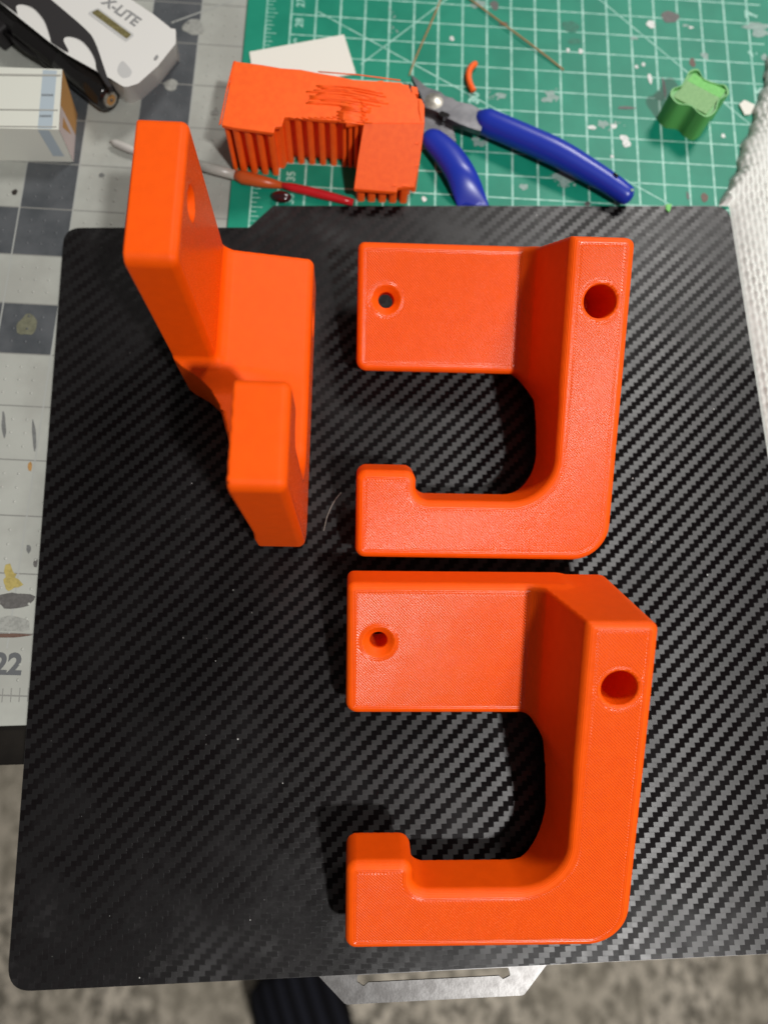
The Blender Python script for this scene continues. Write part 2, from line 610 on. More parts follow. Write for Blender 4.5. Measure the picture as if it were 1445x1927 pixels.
rnd = random.Random(3)
for (x, y, rx, ry, c) in [(-9.7, -132.5, 2.8, 3.6, 'yellow'), (-8.0, -139.7, 6.0, 2.8, 'brown'), (-8.4, -147.6, 6.5, 2.4, 'pale'), (-8.5, -151.3, 6.2, 0.7, 'rust'),
                          (-5.9, -81.5, .7, 5.5, 'grey'), (-16.7, -77.4, .7, 5.1, 'grey'), (-6.5, -92.8, 0.7, 1.8, 'ochre'), (-4.7, -122.2, 0.7, 1.6, 'grey'),
                          (-20.6, 16.9, 1.1, 1.2, 'black'), (-11.6, -38.8, 3.8, 4.0, 'olive'), (36.7, 66.2, 3.0, 2.6, 'dust'), (45.0, 94.5, 4.0, 4.3, 'dust'),
                          (11.7, 24.4, 1.2, 0.9, 'grey'), (54.5, 53.3, 1.7, 1.5, 'pale'), (-2.0, -127.2, 0.7, 1.5, 'brown')]:
    cc = c if c not in ('pale', 'dust') else 'dust'
    tn = rnd.uniform(0, 0.02)
    obj('stain', *blob(x, y, rx, ry, ZG + .075 + tn, rnd, 0.16 if c != 'yellow' else .5, 0.03, ang=0.15 if c == 'grey' else 0), M['s_brown' if c == 'brown' else 's_' + cc], gm)
# a scored line running across the grey mat
v = [(35.7, 96.8, ZG + .08), (36.1, 96.2, ZG + .08), (61.2, 108.2, ZG + .08), (61.0, 108.7, ZG + .08)]
obj('cut_mark', v, [(0, 1, 2, 3)], M['pale_line'], gm)

# ------------------------------------------------------------ green mat
ZN = -0.9
fn = frame((75.5, 110.9), -3.6)
gn = empty('green_cutting_mat', (190, 20, ZG), 'paint-spotted green cutting mat with white grid lying partly on the grey mat', 'cutting mat')
v, f = prism(roundpoly([fn(-8.2, -250), fn(300, -250), fn(300, 210), fn(-8.2, 210)], 5), ZG + .03, ZN - .02)
bevel(obj('mat_sheet', v, f, M['green_mat'], gn), 0.3, 2)
P = 10.15
z = ZN
L = [quad(fn, k * P - .40, -120, k * P + .40, 200, z) for k in range(1, 21)] + [quad(fn, -.3, -120, .3, 200, z)]
o = obj('grid_lines', *join(L), M['green_line'], gn); props(o, kind='stuff')
L = [quad(fn, (P if k % 1 == 0 else 0), k * P - .30, 20.6 * P, k * P + .30, z + .012) for k in range(-12, 20)]
o = obj('grid_lines', *join(L), M['green_line'], gn); props(o, kind='stuff')
L = []
for k in range(-60, 60):
    ln = 4.6 if k % 5 == 0 else (3.4 if k % 2 == 0 else 2.4)
    L.append(quad(fn, 0, k * 2.03 - .17, ln, k * 2.03 + .17, z + .006))
    if k % 5 == 0: L.append(quad(fn, P, k * 2.03 - .17, P + 3.5, k * 2.03 + .17, z + .006))
o = obj('tick_marks', *join(L), M['green_line'], gn); props(o, kind='stuff')


def strip(a, b, wd, z):
    a = Vector(a); b = Vector(b)
    n = Vector((-(b - a).y, (b - a).x)).normalized() * wd / 2
    return [(*(a - n), z), (*(b - n), z), (*(b + n), z), (*(a + n), z)], [(0, 1, 2, 3)]


for a, b in (((96.0, 101.5), (236, 9)), ((113.0, 75.5), (151.5, 110.2)), ((214, 111), (272, 47.5)), ((151.5, 110.2), (165, 122))):
    obj('diagonal_line', *strip(a, b, .55, z + .018), M['green_line'], gn)
ang = math.radians(-3.6)
for k, (x, y) in enumerate([(89.0, 105.9), (88.4, 95.8), (87.6, 85.7), (87, 75.5), (86.6, 65), (86.2, 55), (85.8, 45), (85.4, 33.0), (84.8, 23.0), (84.3, 13.0)]):
    text_obj('number', str(27 + k), 4.6, (x, y, z + .02), math.pi / 2 + ang, M['green_line'], gn, 0.12)
for t, (x, y) in (('7', (280.3, 102.8)), ('6', (278.7, 82.9)), ('5', (278.5, 64.3)), ('30', (158.6, 59.8)), ('8', (281.5, 122))):
    text_obj('number', t, 7.0 if len(t) == 1 else 5.6, (x, y, z + .02), math.pi / 2 + ang, M['green_line'], gn, 0.3)
for (x, y, rx, ry, c) in [(235.8, 97.1, 2.0, 1.9, 'white'), (244.6, 101.1, 3.6, 3.2, 'brown'), (282.0, 95.4, 5.8, 3.0, 'pale'), (232.3, 69.8, 0.9, 2.4, 'white'), (251.3, 78.0, 1.3, 2.2, 'rust'), (257.0, 81.5, 1.4, 1.9, 'pale'), (237.8, 65.5, 0.6, 5.2, 'brown'), (218.3, 41.1, 1.8, 1.4, 'white'), (219.1, 38.6, 1.8, 1.8, 'white'), (205.7, 46.0, 1.8, 1.0, 'white'), (210.4, 47.6, 2.0, 1.9, 'pale'), (214.7, 46.6, 1.3, 1.1, 'white'), (189.9, 60.6, 3.0, 2.4, 'pale'), (220.9, 55.5, 4.0, 0.7, 'brown'), (193.1, 22.5, 4.0, 3.8, 'pale'), (173.1, 96.5, 1.8, 0.9, 'rust'), (163.2, 106.4, 3.1, 1.7, 'pale'), (227.3, 75.6, 0.8, 0.8, 'white'), (212.6, 32.4, 0.8, 0.7, 'white'), (259.5, 42.3, 0.9, 0.9, 'white'), (199.2, 83.4, 0.7, 1.1, 'white'), (204.5, 83.0, 1.0, 1.2, 'white'), (201.4, 95.5, 3.7, 3.0, 'deep'), (202.3, 88.0, 2.7, 1.6, 'deep'), (248.0, 13.7, 1.5, 2.0, 'rust'), (241.3, 14.5, 0.5, 2.0, 'brown'), (282.5, 81.0, 1.4, 1.5, 'pale'), (252.9, 95.7, 1.0, 0.6, 'white'), (250.7, 96.8, 1.2, 0.7, 'pale'), (169.6, 61.0, 2.4, 1.2, 'pale'), (159.1, 38.8, 2.4, 2.4, 'pale'), (151.0, 88.7, 0.9, 1.2, 'white'), (136.2, 12.9, 0.9, 1.2, 'white'), (175.8, 18.4, 1.5, 1.6, 'pale'), (169.9, 105.9, 1.8, 2.4, 'brown'), (227.8, 90.0, 1.5, 0.9, 'pale'), (230.3, 76.7, 0.8, 0.9, 'white'), (200.6, 10.9, 1.2, 1.0, 'brown'), (235.3, 61.5, 2.2, 2.3, 'deep')]:
    big = rx * ry > 4
    rg = 0.55 if (c == 'pale' and big) else (0.3 if c == 'pale' else 0.14)
    obj('paint_spot', *blob(x, y, rx, ry, z + .03 + rnd.uniform(0, .02), rnd, rg, 0.12 if c == 'white' else 0.03, 22), M['s_' + c], gn)
# dried paint smears made of many small flakes
for cx_, cy_, rx, ry, nn in ((193.1, 21.5, 6, 5, 26), (189.5, 60, 5, 3.6, 16), (127, 92, 1.5, 9, 10), (167, 60, 4, 2, 8), (214, 47, 6, 2.5, 10)):
    L = []
    for q in range(nn):
        L.append(blob(cx_ + rnd.gauss(0, rx * .5), cy_ + rnd.gauss(0, ry * .5), rnd.uniform(.2, .9), rnd.uniform(.15, .5), z + .05 + rnd.uniform(0, .03), rnd, .3, .02, 7, rnd.uniform(0, 3)))
    o = obj('paint_flakes', *join(L), M['s_pale'], gn); props(o, kind='stuff')

# ------------------------------------------------------------ build plate
pe = empty('printer_build_plate', (128.5, -128, ZN), 'black carbon-weave steel build plate lying across the mats and overhanging the table edge', 'build plate')
HB = -256.6
outl = roundpoly([(0, HB), (92.5, HB), (100.4, -264.6), (154.6, -264.6), (162.3, HB), (257, HB), (257, 9.4), (77.9, 9.4), (68.9, 0), (0, 0)],
                 [7.5, .4, 2, 2, .4, 7.5, 6.5, 1.5, 1.5, 6.5], 8)
slot = roundpoly([(104.2, -256.75), (150.4, -256.75), (150.9, -259.0), (148.6, -259.9), (147.4, -258.9), (107.4, -258.9), (106.0, -259.9), (104.0, -258.6)], .5, 3)


def holed(outer, holes, z0, z1):
    bm = bmesh.new()
    loops = []
    es = []
    for lp in [outer] + holes:
        vs = [bm.verts.new((x, y, z0)) for x, y in lp]
        for k in range(len(vs)):
            es.append(bm.edges.new((vs[k], vs[(k + 1) % len(vs)])))
        loops.append(vs)
    r = bmesh.ops.triangle_fill(bm, use_beauty=True, use_dissolve=False, edges=es)
    fs = [g for g in r['geom'] if isinstance(g, bmesh.types.BMFace)]
    e = bmesh.ops.extrude_face_region(bm, geom=fs)
    for g in e['geom']:
        if isinstance(g, bmesh.types.BMVert): g.co.z = z1
    bmesh.ops.recalc_face_normals(bm, faces=bm.faces)
    V = [tuple(vv.co) for vv in bm.verts]
    bm.verts.index_update()
    F = [tuple(vv.index for vv in ff.verts) for ff in bm.faces]
    bm.free()
    return V, F


obj('steel_sheet', *holed(outl, [slot], ZN + .05, -0.12), M['steel'], pe)
o_in = roundpoly([(.15, HB + .08), (256.85, HB + .08), (256.85, 9.25), (77.95, 9.25), (69.0, -.15), (.15, -.15)], [7.2, 7.2, 6.2, 1.5, 1.5, 6.2], 8)
v, f = prism(o_in, -0.11, 0.0)
film = obj('weave_film', v, f, M['weave'], pe)
uv = film.data.uv_layers.new(name='UVMap')
for lp in film.data.loops:
    co = film.data.vertices[lp.vertex_index].co
    uv.data[lp.index].uv = (co.x * 10, co.y * 10)
L = []
rd = random.Random(11)
for x, y, s_ in [(65.0, -138.3, .20), (59.6, -161.7, .18), (67.2, -186.7, .28), (81.6, -200.7, .2), (38.9, -254.5, .22), (71.7, -240.1, .2), (50.1, -100.7, .18), (48.8, -153.8, .18), (91.0, -31.8, .26), (228.7, -137.1, .26), (239.2, -75.9, .26), (179.8, 5.2, .26), (105.0, -18.2, .22), (210.2, -125.0, .3), (206.1, -101.7, .25), (71.3, -146.1, .18), (109.4, -162.5, .18)]:
    L.append(dome(x, y, 0.01, s_, s_ * .6, 6))
for q in range(55):
    x, y = rd.uniform(4, 253), rd.uniform(-252, -4)
    L.append(dome(x, y, 0.01, rd.uniform(.05, .11), .06, 5))
o = obj('dust_specks', *join(L), M['dust'], None, (128, -128, 0))
props(o, 'tiny pale dust specks scattered over the black build plate', 'dust', None, 'stuff')

v, f = tube(curve([(95.7, -118.6, .25), (97.0, -113.5, .6), (99.3, -108.6, .8), (101.9, -105.0, .3)], 18), .09, 6)
o = obj('hair', v, f, M['hair'], None, (98, -112, 0), smooth=True)
props(o, 'short pale curved hair on the weave between the upright and the upper bracket', 'hair')
v, f = prism([(231.3, 9.6), (233.6, 9.9), (233.2, 8.2), (232.2, 6.2), (231.2, 7.4)], 0.02, .5)
o = obj('plastic_scrap', v, f, M['gbright'], None, (232, 8, 0))
props(o, 'tiny bright green plastic scrap on the far edge of the plate', 'scrap')

# ------------------------------------------------------------ orange brackets (one solid, evaluated as a distance field)
FB, T1, W_, H_ = 42.6, 13.75, 43.8, 29.3
A0, AW, B_, L_ = 59.0, 63.6, 83.2, 101.3
MM1, L1_, MM2, L0_ = 72.6, 19.6, 82.1, 0.7
HX, HY, RX, RY = 9.8, -18.7, 73.8, -19.45


def rint(a, b, r):                     # intersection with a rounded convex edge
    u = np.maximum(a + r, 0); v_ = np.maximum(b + r, 0)
    return np.minimum(np.maximum(a, b), -r) + np.sqrt(u * u + v_ * v_)


def runi(a, b, r):                     # union with a filleted inner edge
    u = np.maximum(r - a, 0); v_ = np.maximum(r - b, 0)
    return np.maximum(np.minimum(a, b), r) - np.sqrt(u * u + v_ * v_)


def sstep(v, a, b):
    t = np.clip((v - a) / (b - a), 0, 1)
    return t * t * (3 - 2 * t)


def ax_of(z, y):
    t = np.clip((z - T1) / (W_ - T1), -0.1, 1)
    a = A0 + (AW - A0) * t
    low = sstep(y, -43.0, -53.0)
    return a * (1 - low) + (AW - 0.8 + 0.8 * np.clip(t, 0, 1)) * low


def j2d(x, y, z):
    ax = ax_of(z, y)
    outer = rint(rint(x - B_, -(y + L_), 12.0), rint(L0_ - x, -(y + L_), 3.2), 0.001)
    outer = rint(outer, y, 3.4)
    # free space inside the hook
    lip = rint(x - L1_, y + MM1, 3.6)
    cut = rint(x - ax, MM2 * -1 - y, 14.0)
    cut = np.maximum(cut, -runi(lip, 1e3 + 0 * x, 1e-3))
    low = -rint(-(x - L1_), -(y + MM2) * -1, 0.01)
    # rebuild: solid = spine + hook + lip with filleted inner corners
    spine = ax - x
    hook = y + MM2
    body = runi(spine, hook, 14.0)
    body = runi(body, lip, 4.2)
    body = rint(body, L0_ - x, 3.2)
    return np.maximum(outer, body)


def under(x, y, z):
    """the underside rises from the flange towards the hook and from the outer to the inner side"""
    yy = -y
    pts = [(-50, 0.0), (42.9, 0.0), (44.6, 2.2), (47.6, 7.6), (51, 11.4), (56, 14.6), (64, 17.0), (76, 21.0), (88, 24.8), (103, 29.3), (130, 37)]
    out = np.interp(yy, [p[0] for p in pts], [p[1] for p in pts])
    w2 = sstep(x, 52.0, 65.0)
    u = np.where(y < -58, np.maximum(29.6 * (1 - w2) + out * w2, out), out)
    return (u - z) * 0.8


def sdf(x, y, z):
    J = j2d(x, y, z)
    ax = ax_of(z, y)
    # flange without its z<0 and y>0 limits so that the union does not bulge there
    F2 = rint(rint(-x, -(y + FB), 3.6), x - (A0 + 8), 0.01)
    F3 = rint(F2, z - T1, 2.2)
    spine_only = np.maximum(J, z - W_)
    d = runi(np.where(y > -60, np.maximum(np.maximum(ax - x, x - B_), z - W_), 50.0), F3, 3.6)
    d = np.where(y > -60, np.maximum(d, -0.0 + 0 * x - 1e9), 50.0)
    Jr = rint(J, z - W_, 2.3)
    # fillet between flange and spine, in plan and in section
    body = runi(Jr, F3, 3.8)
    # trim the outside planes again
    body = rint(body, y, 2.2)
    body = np.maximum(body, x - B_)
    nse = 0.05 * np.sin(x * 1.9) * np.sin(y * 1.3 + 1.0) + 0.05 * np.sin(x * 3.1 + y * 1.7)
    uz = under(x, y, z) + np.where(y < -58, nse, 0.0)
    body = rint(body, uz, 0.5)
    # through hole with countersink, and the deep bore in the top
    r1 = np.sqrt((x - HX) ** 2 + (y - HY) ** 2)
    hole = r1 - 2.65
    cone = (r1 - (4.7 - (T1 - z) * 1.05)) * 0.69
    cone = np.maximum(cone, -(z - (T1 - 2.2)))
    r2 = np.sqrt((x - RX) ** 2 + (y - RY) ** 2)
    bore = np.maximum(r2 - 5.0, 14.0 - z)
    rim = np.maximum((r2 - (5.5 - (W_ - z) * 1.0)) * 0.7, 40 - z)
    holes = np.minimum(np.minimum(hole, np.minimum(bore, rim)), np.where(z < 20, cone, 99))
    return np.maximum(body, -holes)


def bracket_mesh(h=0.62):
    lo = np.array([-2.0, -104.0, -2.0]); hi = np.array([86.0, 3.0, 46.5])
    n = np.ceil((hi - lo) / h).astype(int) + 1
    X = lo[0] + h * np.arange(n[0]); Y = lo[1] + h * np.arange(n[1]); Z = lo[2] + h * np.arange(n[2])
    gx, gy, gz = np.meshgrid(X, Y, Z, indexing='ij')
    fld = sdf(gx, gy, gz)
    ins = fld < 0
    # surface nets
    acc = np.zeros(tuple(n - 1) + (3,)); cnt = np.zeros(tuple(n - 1))
    corners = [(a, b, c) for a in (0, 1) for b in (0, 1) for c in (0, 1)]
    nx, ny, nz = n
    sl = lambda a, m: slice(a, m - 1 + a)
    for axn in range(3):
        for c in corners:
            if c[axn] == 1: continue
            d_ = list(c); d_[axn] = 1
            f0 = fld[sl(c[0], nx), sl(c[1], ny), sl(c[2], nz)]
            f1 = fld[sl(d_[0], nx), sl(d_[1], ny), sl(d_[2], nz)]
            cr = (f0 < 0) != (f1 < 0)
            t = np.where(cr, f0 / np.where(cr, f0 - f1, 1), 0)
            for k in range(3):
                acc[..., k] += np.where(cr, c[k] + (t if k == axn else 0), 0)
            cnt += cr
    act = cnt > 0
    idx = -np.ones(act.shape, int)
    idx[act] = np.arange(act.sum())
    cell = np.argwhere(act)
    V = lo + h * (cell + acc[act] / cnt[act][:, None])
    faces = []
    for axn in range(3):
        u_, w_ = (axn + 1) % 3, (axn + 2) % 3
        a = [slice(None)] * 3; b = [slice(None)] * 3
        a[axn] = slice(0, -1); b[axn] = slice(1, None)
        s0 = ins[tuple(a)]; s1 = ins[tuple(b)]
        E_ = np.argwhere(s0 != s1)
        E_ = E_[(E_[:, u_] > 0) & (E_[:, w_] > 0) & (E_[:, u_] < n[u_] - 1) & (E_[:, w_] < n[w_] - 1)]
        flip = s0[tuple(E_.T)]
        q = []
        for du, dw in ((0, 0), (1, 0), (1, 1), (0, 1)):
            c = E_.copy()
            c[:, u_] -= du; c[:, w_] -= dw
            q.append(idx[tuple(c.T)])
        q = np.stack(q, 1)
        q[~flip] = q[~flip][:, ::-1]
        faces.append(q)
    F = np.concatenate(faces)

    def grad(P, e=0.08):
        g = np.zeros_like(P)
        for k in range(3):
            d_ = np.zeros(3); d_[k] = e
            g[:, k] = (sdf(*(P + d_).T) - sdf(*(P - d_).T)) / (2 * e)
        return g
    for _ in range(3):
        g = grad(V)
        f_ = sdf(*V.T)
        st = -(f_ / np.maximum((g * g).sum(1), .2))[:, None] * g
        ln = np.linalg.norm(st, axis=1)[:, None]
        V = V + st * np.minimum(1, 0.3 / np.maximum(ln, 1e-9))
    g = grad(V, 0.12)
    N = g / np.maximum(np.linalg.norm(g, axis=1), 1e-9)[:, None]
    x, y, z = V.T
    edj = -j2d(x, y, np.full_like(x, W_))
    edj = np.minimum(edj, -y)
    edj = np.minimum(edj, np.sqrt((x - RX) ** 2 + (y - RY) ** 2) - 5 + 1.6)
    edf = np.minimum(np.minimum(x, -y), np.minimum(y + FB, (A0 - 3.4) - x + 1.9))
    edf = np.minimum(edf, np.sqrt((x - HX) ** 2 + (y - HY) ** 2) - 4.7 + 1.6)
    ed = np.where(z > T1 + 6, edj, edf)
    return V, F, N, ed


BV, BF, BN, BE = bracket_mesh()
fc = BV[BF].mean(1)
is_fl = (fc[:, 0] < 56.2) & (fc[:, 1] > -52)
is_sp = (~is_fl) & (fc[:, 0] >= 56.2) & (fc[:, 1] > -80)
is_hk = ~(is_fl | is_sp)
BM = {}
for nm, mk in (('mounting_flange', is_fl), ('spine', is_sp), ('hook', is_hk)):
    F = BF[mk]
    used, inv = np.unique(F, return_inverse=True)
    F = inv.reshape(F.shape)
    me = bpy.data.meshes.new(nm)
    me.from_pydata((BV[used] * S).tolist(), [], F.tolist())
    me.polygons.foreach_set('use_smooth', [True] * len(me.polygons))
    at = me.attributes.new('edge_d', 'FLOAT', 'POINT')
    at.data.foreach_set('value', BE[used].astype(np.float32))
    me.materials.append(M['orange'])
    me.update()
    me.normals_split_custom_set_from_vertices(BN[used].tolist())
    BM[nm] = me


def bracket(loc, matrix3, label, proto=None):
    r = bpy.data.objects.new('wall_bracket', None)
    COL.objects.link(r)
    r.empty_display_size = 0.01
    r.matrix_world = Matrix.Translation(Vector(loc) * S) @ matrix3.to_4x4()
    props(r, label, 'bracket', 'orange printed hook brackets on the build plate')
    for nm in ('mounting_flange', 'spine', 'hook'):
        c = bpy.data.objects.new(nm, BM[nm])
        COL.objects.link(c)
        c.parent = r
    return r


def rotvec(rx, ry, rz):
    v_ = Vector((rx, ry, rz))
    return Matrix.Rotation(v_.length, 3, v_.normalized())


bracket((109.638, -20.739, 19.3), rotvec(.4447, -.0130, -.0368), 'orange hook bracket lying flat, shiniest of the three, upper right on the plate')
bracket((103.566, -135.416, 18.9), rotvec(.4512, -.0079, -.0314), 'orange hook bracket lying flat, the nearest one with its back end wall showing')
M3 = Matrix(((0, 0, 1), (0, 1, 0), (-1, 0, 0)))
Rz = Matrix.Rotation(-0.0436, 3, 'Z')
loc1 = Rz @ (M3 @ Vector((-B_, 0, 0))) + Vector((50.30, -23.05, 0.03))
bracket(loc1, Rz @ M3, 'orange hook bracket standing upright on its spine at the left of the plate')

# ------------------------------------------------------------ broken-off print support
sp = empty('print_support', (98, 25, ZN), 'L-shaped orange print support with ribbed walls standing on the green mat', 'print support')
ZB = 24.0


def zleg(x, y):
    return ZB if y >= 26 else ZB - (26 - y) * 1.0


bar = [(65.8, 51.6), (66.5, 52.4), (68.7, 51.9), (76, 50.9), (83.2, 49.5), (90, 49.0), (96.7, 47.5), (103, 46.3), (109.3, 44.7), (118, 44.2), (126.8, 43.7), (128.5, 41.5), (130.0, 41.2), (130.2, 39.4), (131.8, 39.0), (132.2, 37.0), (134.0, 36.6), (134.9, 34.0), (134.6, 26.2),
       (112.6, 26.2), (106.2, 25.3), (105.9, 27.0), (98, 27.5), (91.8, 28.1), (84.2, 28.5), (83.2, 24.5), (80.9, 24.5), (80.4, 21.8), (73, 22.9), (66.3, 23.9), (61.9, 25.0)]
v, f = prism(bar, ZB - 1.6, ZB)
bevel(obj('top_skin', v, f, M['support'], sp), .3, 2)
leg = [(112.6, 26.1), (134.6, 26.1), (133.4, 18), (131.6, 10.9), (127.5, 10.8), (125.2, 10.7), (125.0, 9.7), (118, 10.0), (108.8, 10.5), (110.4, 18)]
v, f = prism(leg, lambda x, y: zleg(x, y) - 1.6, zleg)
bevel(obj('leg_skin', v, f, M['support'], sp), .25, 2)
rs = random.Random(5)


def rib(x, y, zt, wd=2.5, dp=2.2, name='support_rib', lean=0.0):
    v, f = prism(roundpoly([(x - wd / 2, y - dp), (x + wd / 2, y - dp), (x + wd / 2, y + dp), (x - wd / 2, y + dp)], 1.0, 3), ZN, zt - 1.5)
    return obj(name, v, f, M['support'], sp, smooth=False)


for k in range(4):
    x = 66.6 + k * 4.1
    rib(x, 26.6 - k * .35, ZB, 2.5)
for k in range(5):
    x = 84.6 + k * 4.2
    rib(x, 31.0 - k * .25, ZB, 2.5)
for k in range(4):
    rib(105.6 + k * 2.2, 29.5 - k * .3, ZB, 1.5)
for k in range(5):
    rib(111.6 + k * 4.1, 13.8 - k * .2, 13.0 - 2.0, 3.0, 2.0)
for k in range(4):
    rib(132.2 - .15 * k, 18 + k * 5.2, zleg(0, 18 + k * 5.2) - .2, 2.0, 2.0)
for k in range(5):
    rib(63.3 + .5 * k, 27.5 + k * 5.0, ZB, 1.7, 2.0)
# inner core walls behind the ribs
for pol, zt in (([(67, 27.6), (82, 26.6), (85, 32.3), (108, 30.6), (112, 30), (131, 30), (131, 41), (108, 42.5), (68, 48)], ZB - 1.5),):
    v, f = prism(pol, ZN, zt)
    obj('core_wall', v, f, M['support'], sp)
v, f = prism([(112.5, 15.4), (130.6, 15.0), (131.6, 30.2), (113.4, 30.2)], ZN, lambda x, y: min(zleg(x, y), ZB) - 1.8)
obj('core_wall', v, f, M['support'], sp)
# ragged strands on the top skin
L = []
for q in range(13):
    x0, y0 = 92 + rs.uniform(0, 6), 41.8 - q * .62 + rs.uniform(-.08, .08)
    x1 = 112 + rs.uniform(0, 10)
    yb = y0 - 3.2 + rs.uniform(-.15, .15)
    L.append(tube(curve([(x0, y0, ZB + .1), ((x0 + x1) / 2, (y0 + yb) / 2 + .9, ZB + .35), (x1, yb, ZB + .1)], 8), .28, 6))
for q in range(12):
    x0, y0 = 103 + rs.uniform(0, 2), 34.5 - q * .75
    L.append(tube([(x0, y0, ZB + .2), (x0 + 4, y0 - .35, ZB + .4), (x0 + 9 + rs.uniform(-1, 2), y0 - .9, ZB + .1)], .3, 6))
for q in range(7):
    a = rs.uniform(0, 1)
    L.append(tube([(111.3 + rs.uniform(-.6, .6), 35 - q * 1.3, ZB + .2), (112.6 + rs.uniform(-.5, 1), 34.2 - q * 1.3, ZB + .9)], .28, 5))
o = obj('loose_strands', *join(L), M['support'], sp, smooth=True); props(o, kind='stuff')
L = []
for q in range(10):
    y0 = 27.6 + q * .06
    xx = 86 + q * 2.2
    L.append(tube([(xx, y0 + .4, ZB + .1), (xx + 2.6, y0 + .2 + rs.uniform(-.3, .2), ZB + .15)], .25, 5))
o = obj('edge_fringe', *join(L), M['support'], sp, smooth=True); props(o, kind='stuff')
L = []
for (a, b) in (((65.9, 52.0), (61.6, 25.4)), ((66.4, 52.3), (61.2, 24.9)), ((96.5, 47.9), (126.5, 44.5)), ((132.9, 36), (133.4, 27))):
    L.append(tube([(*a, ZB + .1), ((a[0] + b[0]) / 2 - .3, (a[1] + b[1]) / 2 + .3, ZB + .3), (*b, ZB)], .22, 5))
o = obj('edge_strand', *join(L), M['support'], sp, smooth=True); props(o, kind='stuff')

for k in range(4):
    xa = 133.2 + k * .45
    v, f = prism([(xa, 34.5 - k * 1.7), (xa + .38, 34.3 - k * 1.7), (xa - 1.9 + .4, 12.5 + k * 1.2), (xa - 2.3, 12.6 + k * 1.2)], lambda x, y: zleg(x, y) - 1.2 - 1.1 * k, lambda x, y: zleg(x, y) - .2 - 1.0 * k)
    obj('torn_layer', v, f, M['support'], sp)
for k in range(5):
    x0 = 118 + k * 3.1
    v, f = prism([(x0, 44.6 - k * .5), (x0 + 2.2, 44.9 - k * .7), (x0 + 2.6, 42.6 - k * .9), (x0 + .3, 42.3 - k * .7)], ZB - 2.4, ZB - .5 + .15 * (k % 2))
    obj('torn_layer', v, f, M['support'], sp)
v, f = prism([(105.5, 30.2), (111.9, 29.6), (112.2, 26.6), (106.6, 25.4), (105.2, 27.4)], ZB + .02, ZB + .5)
obj('torn_layer', v, f, M['support'], sp)

# ------------------------------------------------------------ white card
v, f = prism([(68.1, 80.6), (106.5, 89.6), (111.0, 70.5), (70.3, 62.5)], -.8, -.3)
o = obj('card', v, f, M['card'], None, (88, 76, ZN))
props(o, 'blank white card slanted behind the orange support block', 'card')

# ------------------------------------------------------------ flush cutters
fcu = empty('flush_cutters', (150, 40, ZN), 'blue-handled flush cutters lying open on the green mat', 'pliers')
v, f = prism(roundpoly([(132.2, 63.8), (134.4, 61.9), (138.5, 57.6), (143.6, 55.6), (145.6, 53.5), (148.5, 52.6), (150.0, 51.2), (154, 50.2), (155.6, 49.9), (160.5, 46.5), (159.6, 42.5), (158.8, 37.2), (150.5, 40.6), (146.0, 43.2), (141.5, 46.5), (137.4, 48.2), (135.6, 54.6)], .7, 3), 4.4, 6.9)
bevel(obj('upper_jaw', v, f, M['cutter'], fcu), .6, 2)
v, f = prism(roundpoly([(131.7, 62.5), (133.2, 60.5), (137.6, 56.0), (143, 50), (144.2, 47.2), (148.0, 43.6), (149.4, 34.8), (143.0, 32.2), (137.2, 37.4), (135.0, 43.0), (134.4, 50.0), (132.0, 57.0)], .8, 3), 1.8, 4.35)
bevel(obj('lower_jaw', v, f, M['cutter'], fcu), .5, 2)
V, F = dome(141.0, 51.2, 6.9, 3.7, 1.0, 20)
obj('rivet', V, F, M['rivet'], fcu, smooth=True)
v, f = prism(roundpoly([(143.5, 46.6), (146.4, 45.4), (147.0, 43.8), (144.2, 43.6), (142.4, 45.0)], .6, 3), 5.0, 7.05)
obj('spring_slot', v, f, M['blackgloss'], fcu)
pb = curve([(157.4, 47.3, 4.6), (161.5, 43.6, 4.8), (168.5, 39.6, 5.2), (178, 34.6, 5.4), (189, 28.6, 5.4), (199, 22.2, 5.0), (208, 16.0, 4.6), (214.2, 11.2, 4.2), (216.4, 9.6, 4.1)], 40)
rb = [1.0, 2.3, 3.3, 4.1, 4.7] + [5.1] * 12 + [5.15, 5.15, 5.1, 5.05, 5.0, 4.9, 4.8, 4.7, 4.6, 4.5, 4.4, 4.3, 4.2, 4.15, 4.1, 4.0, 3.9, 3.8, 3.6, 3.3, 2.8, 2.0, 1.0]
rb = [np.interp(i / (len(pb) - 1), np.linspace(0, 1, len(rb)), rb) for i in range(len(pb))]
obj('handle', *tube(pb, [float(r) for r in rb], 20, .98), M['blue'], fcu, smooth=True)
pa = curve([(137.2, 40.2, 2.9), (140.2, 36.8, 3.1), (145.4, 30.2, 3.3), (149.2, 23.5, 3.4), (152.2, 16.5, 3.4), (155.2, 9.5, 3.3), (158.4, 2.0, 3.2)], 42)
ra = [1.2, 3.4, 4.6, 5.2, 5.6, 5.8, 5.9, 5.9, 5.9, 5.9, 5.8, 5.8, 5.8, 5.8]
ra = [float(np.interp(i / (len(pa) - 1), np.linspace(0, 1, len(ra)), ra)) for i in range(len(pa))]
v, f = tube(pa, ra, 22, .68)
kk = lambda y: np.clip((y - 9.6) / 13.0, 0, 1)
v = [(x, max(y, 9.55), -0.85 + (z_ + 0.85) * (0.10 + 0.90 * kk(y) * (2 - kk(y)))) for x, y, z_ in v]          # stops against the raised edge of the build plate
obj('handle', v, f, M['blue'], fcu, smooth=True)
obj('dimple', *dome(215.2, 10.6, 7.9, .7, .2, 10), M['s_pale'], fcu, smooth=True)
obj('dimple', *tube([(208.3, 17.0, 9.0), (209.8, 15.6, 8.95)], .55, 8), M['blackgloss'], fcu, smooth=True)

